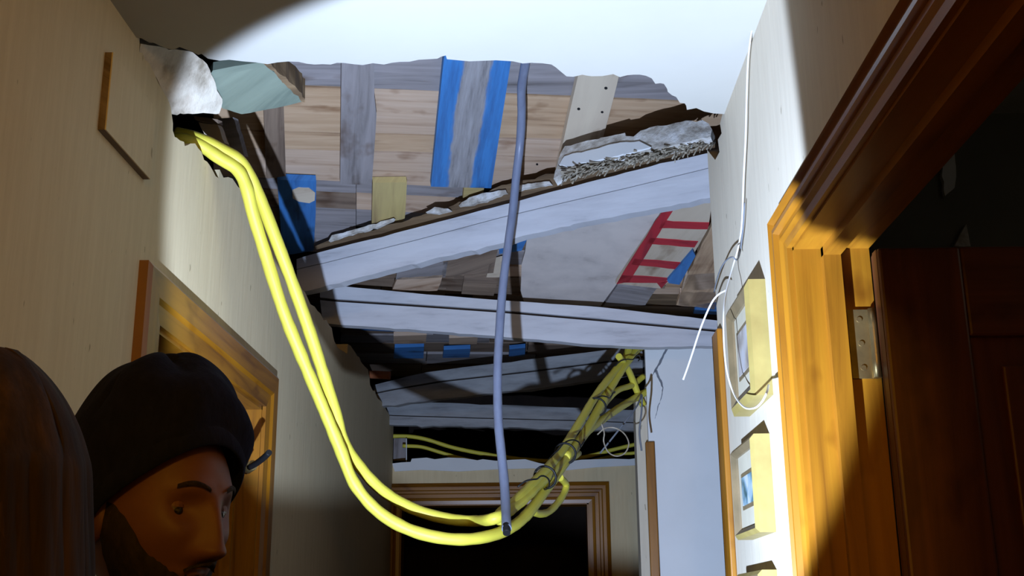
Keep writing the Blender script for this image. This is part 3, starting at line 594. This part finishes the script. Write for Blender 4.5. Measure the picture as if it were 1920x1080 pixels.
# wires on the right wall
xw = XR-.006
def W(lst, r, m, label, name='wire'):
    return tag(tubeo(name, [P(a, b, **({'x': c} if ax == 'x' else {'y': c})) for a, b, ax, c in lst], r, M[m], n=6, sides=6), label, 'wire', 'wires on the picture wall')
W([(1424, 0, 'x', xw), (1411, 50, 'x', xw), (1403, 110, 'x', xw), (1400, 180, 'x', xw), (1398, 260, 'x', xw), (1394, 340, 'x', xw), (1391, 420, 'x', xw), (1384, 465, 'x', xw), (1374, 500, 'x', xw-.01), (1362, 545, 'x', xw-.03), (1357, 590, 'x', xw-.045), (1358, 650, 'x', xw-.05), (1364, 700, 'x', xw-.05), (1377, 740, 'x', xw-.045), (1395, 763, 'x', xw-.045), (1414, 765, 'x', xw-.045), (1428, 754, 'x', xw-.042), (1438, 735, 'x', xw-.035), (1441, 722, 'x', xw-.01)], .0017, 'white_wire', 'white wire running down the wall and looping round the top picture', 'white_wire')
W([(1360, 545, 'y', 2.1), (1350, 550, 'y', 2.12), (1338, 562, 'y', 2.14), (1326, 585, 'y', 2.16), (1312, 620, 'y', 2.18), (1299, 660, 'y', 2.2), (1289, 690, 'y', 2.2), (1281, 712, 'y', 2.2)], .0019, 'white_wire', 'loose white wire end curving away over the corner', 'white_wire')
W([(1396, 380, 'x', xw), (1393, 430, 'x', xw), (1388, 470, 'x', xw), (1382, 487, 'x', xw-.01), (1373, 482, 'x', xw-.02), (1362, 488, 'x', xw-.02), (1352, 503, 'x', xw-.02), (1344, 525, 'x', xw-.01), (1339, 548, 'x', xw)], .0015, 'grey_wire', 'thin grey wire arching at the corner above the top picture', 'grey_wire')
# a strip of bits in the far void
tag(boxo('junction_box', tuple(P(737, 864, y=5.6)-Vector((0, 0, 0))), tuple(P(761, 821, y=5.6)+Vector((0, .06, 0))), M['greyw'], None, .003), 'dim grey box at the left end of the hole above the far door', 'box')
tag(tubeo('thin_rod', PT([(762, 822, 5.5), (762, 842, 5.5), (762, 866, 5.5)]), .003, M['white_wire'], sides=6), 'thin white rod in front of the dim grey box', 'rod')

# ---------------------------------------------------------------- things on the walls
ap = [(203, 106), (262, 160), (262, 330), (181, 246)]
apo = Plane((XL+.012, 0, 0), (1, 0, 0))
y0a, z1a = YZ(196, 108, XL); y1a, z0a = YZ(261, 328, XL)
q0 = P(183, 243, x=XL); q1 = P(204, 107, x=XL); q2 = P(261, 327, x=XL)
acc = thing('access_panel', (XL, (q0.y+q2.y)/2, (q0.z+q1.z)/2), 'flat cream square cover plate high on the left wall', 'cover plate')
boxo('wooden_edge', (XL, q0.y, q0.z), (XL+.011, q2.y+.02, q1.z), M['brown'], acc)
boxo('cover', (XL+.011, q0.y, q0.z), (XL+.013, q2.y+.02, q1.z), M['wall'], acc)

def picture(label, yn, yf, z0, z1, d, fw, mi, outer, inner, art, group='framed pictures on the right wall'):
    xf = XR-d
    t = thing('framed_picture', (XR, (yn+yf)/2, (z0+z1)/2), label, 'picture', group)
    fr = t
    # four mitred frame members
    o = [(yn, z0), (yf, z0), (yf, z1), (yn, z1)]; i_ = [(yn+fw, z0+fw), (yf-fw, z0+fw), (yf-fw, z1-fw), (yn+fw, z1-fw)]; mm = [(yn+fw*.45, z0+fw*.45), (yf-fw*.45, z0+fw*.45), (yf-fw*.45, z1-fw*.45), (yn+fw*.45, z1-fw*.45)]
    for k in range(4):
        j = (k+1) % 4; bm = bmesh.new(); uvl = bm.loops.layers.uv.verify()
        V = lambda p, x: bm.verts.new((x, p[0], p[1]))
        prof = lambda n: [V(o[n], XR), V(o[n], xf+.006), V(mm[n], xf), V(i_[n], xf+.008), V(i_[n], XR)]
        a, b = prof(k), prof(j)
        for q in range(4):
            f = bm.faces.new((a[q], a[q+1], b[q+1], b[q])); f.material_index = 0 if q in (0, 1) else 1
        bm.faces.new(a); bm.faces.new(b[::-1]); bmesh.ops.recalc_face_normals(bm, faces=bm.faces)
        link('frame_member', bm, [outer, inner], fr)
    boxo('mount', (xf+.012, yn+fw*.9, z0+fw*.9), (xf+.016, yf-fw*.9, z1-fw*.9), M['matb'], t)
    a0, a1, b0, b1 = yn+mi, yf-mi, z0+mi*1.1, z1-mi*1.1
    boxo('inner_border', (xf+.0105, a0-.007, b0-.007), (xf+.012, a1+.007, b1+.007), M['gilt2'], t)
    boxo('print', (xf+.0095, a0, b0), (xf+.0105, a1, b1), art, t)
    boxo('backing', (XR-.006, yn+.004, z0+.004), (XR, yf-.004, z1-.004), M['gilt2'], t)
    return t
def art_mat(name, cols, sc):
    m, nt, b = nodes(name); v = coordmap(nt, 'Object', (sc, sc, sc)); n = nd(nt, 'ShaderNodeTexNoise', Scale=1.0, Detail=3, Distortion=.4); nt.links.new(v, n.inputs['Vector'])
    nt.links.new(ramp(nt, n.outputs[0], cols), b.inputs['Base Color']); b.inputs['Roughness'].default_value = .3; return m
A1 = art_mat('print_grey', [(.3, (.16, .12, .09)), (.5, (.36, .32, .28)), (.65, (.42, .40, .40))], 18)
A2 = art_mat('print_blue', [(.32, (.03, .09, .10)), (.48, (.20, .32, .38)), (.62, (.46, .50, .50))], 24)
def pic_from_px(label, xn, xf_, yt, yb, d, fw, mi, outer, inner, art):
    # near edge / far edge pixel columns of the front face, top and bottom pixel rows at the near edge
    pn = P(xn, (yt+yb)/2, x=XR-d); pf = P(xf_, (yt+yb)/2, x=XR-d)
    return picture(label, pn.y, pf.y, P(xn, yb, x=XR-d).z, P(xn, yt, x=XR-d).z, d, fw, mi, outer, inner, art)
pic_from_px('topmost and largest of the gilt-edged framed pictures, with a wire looped round it', 1403, 1361, 512, 748, .034, .026, .055, M['gilt'], M['gilt2'], A1)
pic_from_px('middle framed picture with a small blue print', 1412, 1371, 808, 1000, .032, .016, .05, M['gilt'], M['gilt2'], A2)
pic_from_px('lowest framed picture, cut off by the bottom edge of the photo', 1428, 1383, 1067, 1270, .03, .016, .05, M['gilt'], M['gilt2'], A1)
# latch on the left casing
lt = thing('door_latch', P(488, 862, x=XL+.02), 'dark bent latch handle sticking out of the left door casing', 'latch')
lp_ = P(480, 868, x=XL+.022)
tubeo('latch_bar', [P(468, 876, y=2.62), P(482, 868, y=2.58), P(496, 857, y=2.54), P(505, 848, y=2.52)], .007, M['black_wire'], lt, n=3, sides=8)
tubeo('latch_base', [P(462, 880, y=2.66), P(474, 872, y=2.62)], .012, M['brass'], lt, n=2, sides=8)
# pale cloth in the dark room on the right
tag(slab('hanging_cloth', [(1768, 292), (1790, 286), (1793, 330), (1790, 352), (1772, 368), (1766, 330)], Plane((0, 2.222, 0), (0, 1, 0)), .013, M['plaster'], None, (0, 0, 1), rag=1, step=12), 'small pale cloth hanging in the dark room on the right', 'cloth')
tag(slab('folded_board', [(1790, 462), (1800, 440), (1812, 420), (1820, 462)], Plane((0, 2.222, 0), (0, 1, 0)), .013, M['broken'], None, (0, 0, 1)), 'pale patch stuck on the back wall just above the open dark door', 'board')

# ---------------------------------------------------------------- people
def g(d, s): return math.exp(-(d/s)**2)
def head_pt(az, el, man=True):
    """az: 0 = face forward (+Y), positive to +X;  el: -pi/2..pi/2.   metres, eye level z = 0"""
    ce_, se = math.cos(el), math.sin(el)
    x = .074*ce_*math.sin(az); y = .093*ce_*math.cos(az); z = .118*se
    f = max(0, math.cos(az))
    if z < 0:                                   # jaw narrows, chin comes forward
        k = min(1, -z/.115); x *= 1-.30*k*k; y = y*(1-.12*k)+.012*k*(1 if f > 0 else .3)
    if z > 0: y -= .012*(z/.118)**2*(1 if math.cos(az) > 0 else -.4)
    if f > 0:
        X = x; front = f**1.2
        y += front*(.006*g(z-.022, .010)*g(abs(X)-.025, .022))                       # brow
        y -= front*(.013*g(z-.000, .015)*g(abs(X)-.031, .016))                       # sockets
        y += front*(.007*g(z+.030, .018)*g(abs(X)-.042, .020))                       # cheek bones
        nz = 0
        if -.060 < z < .022: nz = (.022-z)/.075; nz = nz**1.1 if z > -.048 else max(0, (z+.060)/.012)*.9
        y += front*.030*nz*g(X, .0105+.005*max(0, -z/.05))                         # nose
        y += front*.010*g(z+.046, .010)*g(abs(X)-.013, .008)                         # nostrils
        y += front*(.007*g(z+.070, .006)+.008*g(z+.083, .007))*g(X, .024)           # lips
        y -= front*.004*g(z+.0765, .003)*g(X, .025)
        y += front*.010*g(z+.105, .016)*g(X, .022)                                  # chin
    return Vector((x, y, z))
def shell(bm, fa, fe, na, ne, off, a0=-math.pi, a1=math.pi, wrap=True, thick=0):
    """grid on the head surface: fa.. azimuth range, fe(az) -> (el0, el1), off(az, t) outward offset"""
    rows = []
    for j in range(ne+1):
        row = []
        for i in range(na+(0 if wrap else 1)):
            az = a0+(a1-a0)*i/na; e0, e1 = fe(az); t = j/ne; el = e0+(e1-e0)*t
            p = head_pt(az, el); n = Vector((p.x/.074**2, p.y/.093**2, p.z/.118**2)).normalized()
            row.append(bm.verts.new(p+n*off(az, t)))
        rows.append(row)
    m = len(rows[0])
    for j in range(ne):
        for i in range(m if wrap else m-1):
            f = bm.faces.new((rows[j][i], rows[j][(i+1) % m], rows[j+1][(i+1) % m], rows[j+1][i])); f.smooth = True
    return rows
def put(name, bm, m, par, solid=0, sub=0):
    me = bpy.data.meshes.new(name); bmesh.ops.recalc_face_normals(bm, faces=bm.faces); bm.to_mesh(me); bm.free(); me.materials.append(m)
    o = bpy.data.objects.new(name, me); C.objects.link(o); o.parent = par
    if solid: s = o.modifiers.new('solid', 'SOLIDIFY'); s.thickness = solid; s.offset = 1
    if sub: s = o.modifiers.new('sub', 'SUBSURF'); s.levels = s.render_levels = sub
    return o
def ball(bm, c, r, nx=16, ny=10, sc=(1, 1, 1)):
    bmesh.ops.create_uvsphere(bm, u_segments=nx, v_segments=ny, radius=r, matrix=Matrix.Translation(c) @ Matrix.Diagonal((*sc, 1)))
def skin_mesh(name, joints, edges, m, par, sub=2):
    """joints: name -> (pos, radius or (rx, ry))"""
    names = list(joints); me = bpy.data.meshes.new(name)
    me.from_pydata([joints[k][0] for k in names], [(names.index(a), names.index(b)) for a, b in edges], []); me.materials.append(m)
    o = bpy.data.objects.new(name, me); C.objects.link(o); o.parent = par
    s = o.modifiers.new('skin', 'SKIN'); s.use_smooth_shade = True
    for i, k in enumerate(names):
        r = joints[k][1]; me.skin_vertices[0].data[i].radius = r if isinstance(r, tuple) else (r, r)
    me.skin_vertices[0].data[0].use_root = True
    q = o.modifiers.new('sub', 'SUBSURF'); q.levels = q.render_levels = sub
    return o
def body(par, H, m_coat, neck_z, sh=.19, turn=0):
    """standing figure below the head, local frame: faces +Y, origin on the floor; one continuous surface"""
    J = {'pelvis': ((0, 0, .52*H), (.15, .11)), 'waist': ((0, .005, .61*H), (.135, .10)), 'chest': ((0, .01, .72*H), (.155, .115)), 'collar': ((0, -.005, .80*H), (.11, .085)), 'neck': ((0, .0, neck_z-.02), .055), 'neck_top': ((0, .012, neck_z+.05), .052)}
    E_ = [('pelvis', 'waist'), ('waist', 'chest'), ('chest', 'collar'), ('collar', 'neck'), ('neck', 'neck_top')]
    for s, n in ((-1, 'l'), (1, 'r')):
        J.update({n+'hip': ((s*.09, 0, .49*H), .092), n+'knee': ((s*.095, .01, .27*H), .06), n+'ank': ((s*.095, -.01, .05*H), .042), n+'toe': ((s*.10, .13, .025*H), (.045, .03)),
                  n+'sh': ((s*sh, -.005, .795*H), .062), n+'elb': ((s*(sh+.035), -.02, .62*H), .045), n+'wri': ((s*(sh+.03), .035, .475*H), .030), n+'palm': ((s*(sh+.025), .045, .435*H), (.016, .036))})
        E_ += [('pelvis', n+'hip'), (n+'hip', n+'knee'), (n+'knee', n+'ank'), (n+'ank', n+'toe'), ('collar', n+'sh'), (n+'sh', n+'elb'), (n+'elb', n+'wri'), (n+'wri', n+'palm')]
    rz = Matrix.Rotation(math.radians(turn), 4, 'Z')
    o = skin_mesh('body', J, E_, m_coat, par); o.matrix_local = rz
    for s in (-1, 1):
        F = {'root': ((s*(sh+.03), .035, .47*H), (.018, .026)), 'palm': ((s*(sh+.025), .045, .432*H), (.014, .034))}; FE = [('root', 'palm')]
        for i, (dy, L) in enumerate(((-.028, .062), (-.01, .075), (.009, .08), (.027, .072))):
            x = s*(sh+.022); y = .045+dy; z = .425*H
            F.update({f'k{i}': ((x, y, z-.018), .0095), f'm{i}': ((x-s*.006, y+.004, z-.018-L*.5), .0085), f't{i}': ((x-s*.018, y+.006, z-.015-L*.9), .007)})
            FE += [('palm', f'k{i}'), (f'k{i}', f'm{i}'), (f'm{i}', f't{i}')]
        F.update({'th1': ((s*(sh+.012), .082, .44*H), .011), 'th2': ((s*(sh+.004), .098, .42*H), .009), 'th3': ((s*sh, .100, .40*H), .0075)}); FE += [('palm', 'th1'), ('th1', 'th2'), ('th2', 'th3')]
        h_ = skin_mesh('hand', F, FE, M['skin'], o, 1)
    return o
def face_frame(name, eye_mid, facing_deg, label, pitch=0, roll=0):
    """person Empty on the floor and a head Empty-less matrix for the head meshes; facing measured from +Y towards +X"""
    f = Vector((math.sin(math.radians(facing_deg)), math.cos(math.radians(facing_deg)), 0))
    c = eye_mid-f*.085
    t = thing(name, (c.x, c.y, 0), label, 'person'); t.rotation_euler = (0, 0, -math.radians(facing_deg))
    hm = Matrix.Translation((0, 0, c.z)) @ Matrix.Rotation(math.radians(-pitch), 4, 'X') @ Matrix.Rotation(math.radians(roll), 4, 'Y')
    return t, c, hm
def head(t, hm, man=True):
    bm = bmesh.new(); shell(bm, None, lambda a: (-math.pi/2+.02, math.pi/2-.02), 96, 72, lambda a, s: 0)
    for s in (-1, 1):                                                       # ears
        ball(bm, Vector((s*.075, -.008, -.018)), .03, 14, 10, (.32, .62, 1.0))
    h = put('head', bm, M['skin'], t, sub=1); h.matrix_local = hm
    for s in (-1, 1):
        bm = bmesh.new(); ball(bm, Vector((s*.0315, .0630, -.001)), .0125)
        e = put('eyeball', bm, M['eye'], h)
        for p in e.data.polygons: p.use_smooth = True
        bm = bmesh.new(); ball(bm, Vector((s*.0315+.0015, .0712, -.0045)), .0062); i = put('iris', bm, M['iris'], h)
        for nm, zc, a in (('upper_eyelid', .0016, 14), ('lower_eyelid', -.0055, -12)):
            bm = bmesh.new(); ball(bm, Vector((0, 0, 0)), .0134, 18, 12)
            bmesh.ops.bisect_plane(bm, geom=bm.verts[:]+bm.edges[:]+bm.faces[:], plane_co=(0, 0, .0008 if a > 0 else -.0062), plane_no=(0, 0, -1 if a > 0 else 1), clear_outer=True)
            bmesh.ops.translate(bm, verts=bm.verts, vec=(s*.0315, .0630, -.001)); l = put(nm, bm, M['skin'], h)
    return h
# man in a navy knit cap
em = P(394, 940, y=1.27)
man, hc, hm = face_frame('person', em, 119, 'man in a navy knit cap with a dark beard, looking down to the right', pitch=6, roll=0)
body(man, 1.70, M['coat'], hc.z-.15, sh=.15, turn=-25)
hd = head(man, hm)
def am(az): return abs((az+math.pi) % (2*math.pi)-math.pi)
bm = bmesh.new()   # cap: cuff and crown, worn low at the back
def brim(az): return .045+.20*math.cos(am(az)) if False else (.60*max(0, math.cos(am(az)))**.8-.06*max(0, -math.cos(am(az)))-.14*math.sin(am(az))**2)
def cap_off(az, t): return .012+.034*math.sin(min(1, t)*math.pi*.5)**2+.010*math.sin(t*math.pi)+(.012*noise.noise(Vector((math.sin(az)*1.6+3, math.cos(az)*1.6, t*3)))+.010*max(0, math.sin(az+2.6))*math.sin(t*math.pi))*min(1, t*5)
shell(bm, None, lambda a: (brim(a), math.pi/2-.01), 72, 30, cap_off)
cp_ = put('knit_cap', bm, M['knit'], man, solid=.005, sub=1); cp_.matrix_local = hm
bm = bmesh.new(); shell(bm, None, lambda a: (brim(a)-.02, brim(a)+.22), 72, 8, lambda a, t: .012+.006*math.sin(t*math.pi))
cf = put('cap_cuff', bm, M['knit'], cp_, solid=.004, sub=1)
bm = bmesh.new()   # beard and moustache
rb2 = random.Random(9)
def be(a):
    k = am(a); top = -.62-.05*math.cos(k*2) if k < .5 else -.62+.60*min(1, (k-.5)/.85)**1.6
    return (-1.45, top+rb2.uniform(-.05, .05))
shell(bm, None, be, 60, 24, lambda a, t: (.0065*math.sin(min(1, (1-t)*4)*math.pi/2)+rb2.uniform(0, .0028))*(1 if t < .98 else .2), -1.55, 1.55, False)
b_ = put('beard', bm, M['beard'], hd, sub=1)
bm = bmesh.new(); shell(bm, None, lambda a: (-.56+.03*math.cos(a*5), -.475-.10*min(1, (a/.36)**2)), 26, 6, lambda a, t: .003+.005*math.sin(t*math.pi)+rb2.uniform(0, .002), -.36, .36, False)
b_ = put('moustache', bm, M['beard'], hd, sub=1)
for s in (-1, 1):
    bm = bmesh.new(); shell(bm, None, lambda a: (.150+.045*math.sin((abs(a)-.15)/.5*math.pi), .190+.055*math.sin((abs(a)-.15)/.5*math.pi)), 14, 3, lambda a, t: .0012+.0015*math.sin(t*math.pi)+rb2.uniform(0, .0008), s*.16 if s > 0 else -.62, s*.62 if s > 0 else -.16, False)
    e_ = put('eyebrow', bm, M['beard'], hd)
bm = bmesh.new(); shell(bm, None, lambda a: (-.42, brim(a)+.1), 40, 10, lambda a, t: .004+rb2.uniform(0, .002), 1.75, 2*math.pi-1.75, False)
h_ = put('hair', bm, M['beard'], hd, sub=1)
# woman with long brown hair at the left edge
ew = P(-222, 972, y=.86)
wom, hc2, hm2 = face_frame('person', ew, 190, 'woman with long brown hair cropped by the left edge', pitch=4)
body(wom, 1.60, M['coatb'], hc2.z-.15, sh=.135, turn=0)
head(wom, hm2)
bm = bmesh.new(); shell(bm, None, lambda a: ((.35 if am(a) < .9 else .35-.75*min(1, (am(a)-.9)/.5)), math.pi/2-.01), 80, 26, lambda a, t: .012+.012*math.sin(t*math.pi*.5)+.003*math.sin(a*23+t*3))
h_ = put('hair_crown', bm, M['hair'], wom, sub=1); h_.matrix_local = hm2
rh = random.Random(31)
def curtain(az, z): # hair hanging from the crown over nape and cheeks
    p = head_pt(az, .12)*1.2; k = min(1, max(0, -z/.30)); q = 1+.10*k-.12*k*k; rp = 1+.018*math.sin(az*17+z*9)+.012*math.sin(az*41-z*14)
    return Vector((p.x*q*rp, p.y*q*rp+.006*math.sin(z*22), z))
bm = bmesh.new(); rowz = []
for j in range(24):
    row = []
    for i in range(121):
        az = .85+(2*math.pi-1.7)*i/120
        if j < 9:
            e = 1.25-(1.25-.36)*j/8; p = head_pt(az, e)*(1.25-.03*(j/8)); p *= 1+.010*math.sin(az*17+.4)*j/8
        else:
            z = .045-.345*(j-9)/14; p = curtain(az, z+(.02*math.sin(i*1.7) if j == 23 else 0))
        row.append(bm.verts.new(p))
    rowz.append(row)
for j in range(23):
    for i in range(120):
        f = bm.faces.new((rowz[j][i], rowz[j][i+1], rowz[j+1][i+1], rowz[j+1][i])); f.smooth = True
h_ = put('hair_curtain', bm, M['hair'], wom, solid=.01, sub=1); h_.matrix_local = hm2
for k in range(34):     # loose locks on top of it
    az = .92+(2*math.pi-1.84)*k/33+rh.uniform(-.05, .05); wv = rh.uniform(-.01, .01)
    pts = [head_pt(az, 1.0)*1.24]+[curtain(az+wv*6*i, .03-.075*i)*1.012 for i in range(5)]
    bm = bmesh.new(); rr_ = rh.uniform(.003, .006); tube(bm, pts, lambda t: rr_*(1-.75*t**3)*(.3+.7*min(1, t*4)), sides=6, n=5)
    h_ = put('hair_lock', bm, M['hair'], wom); h_.matrix_local = hm2
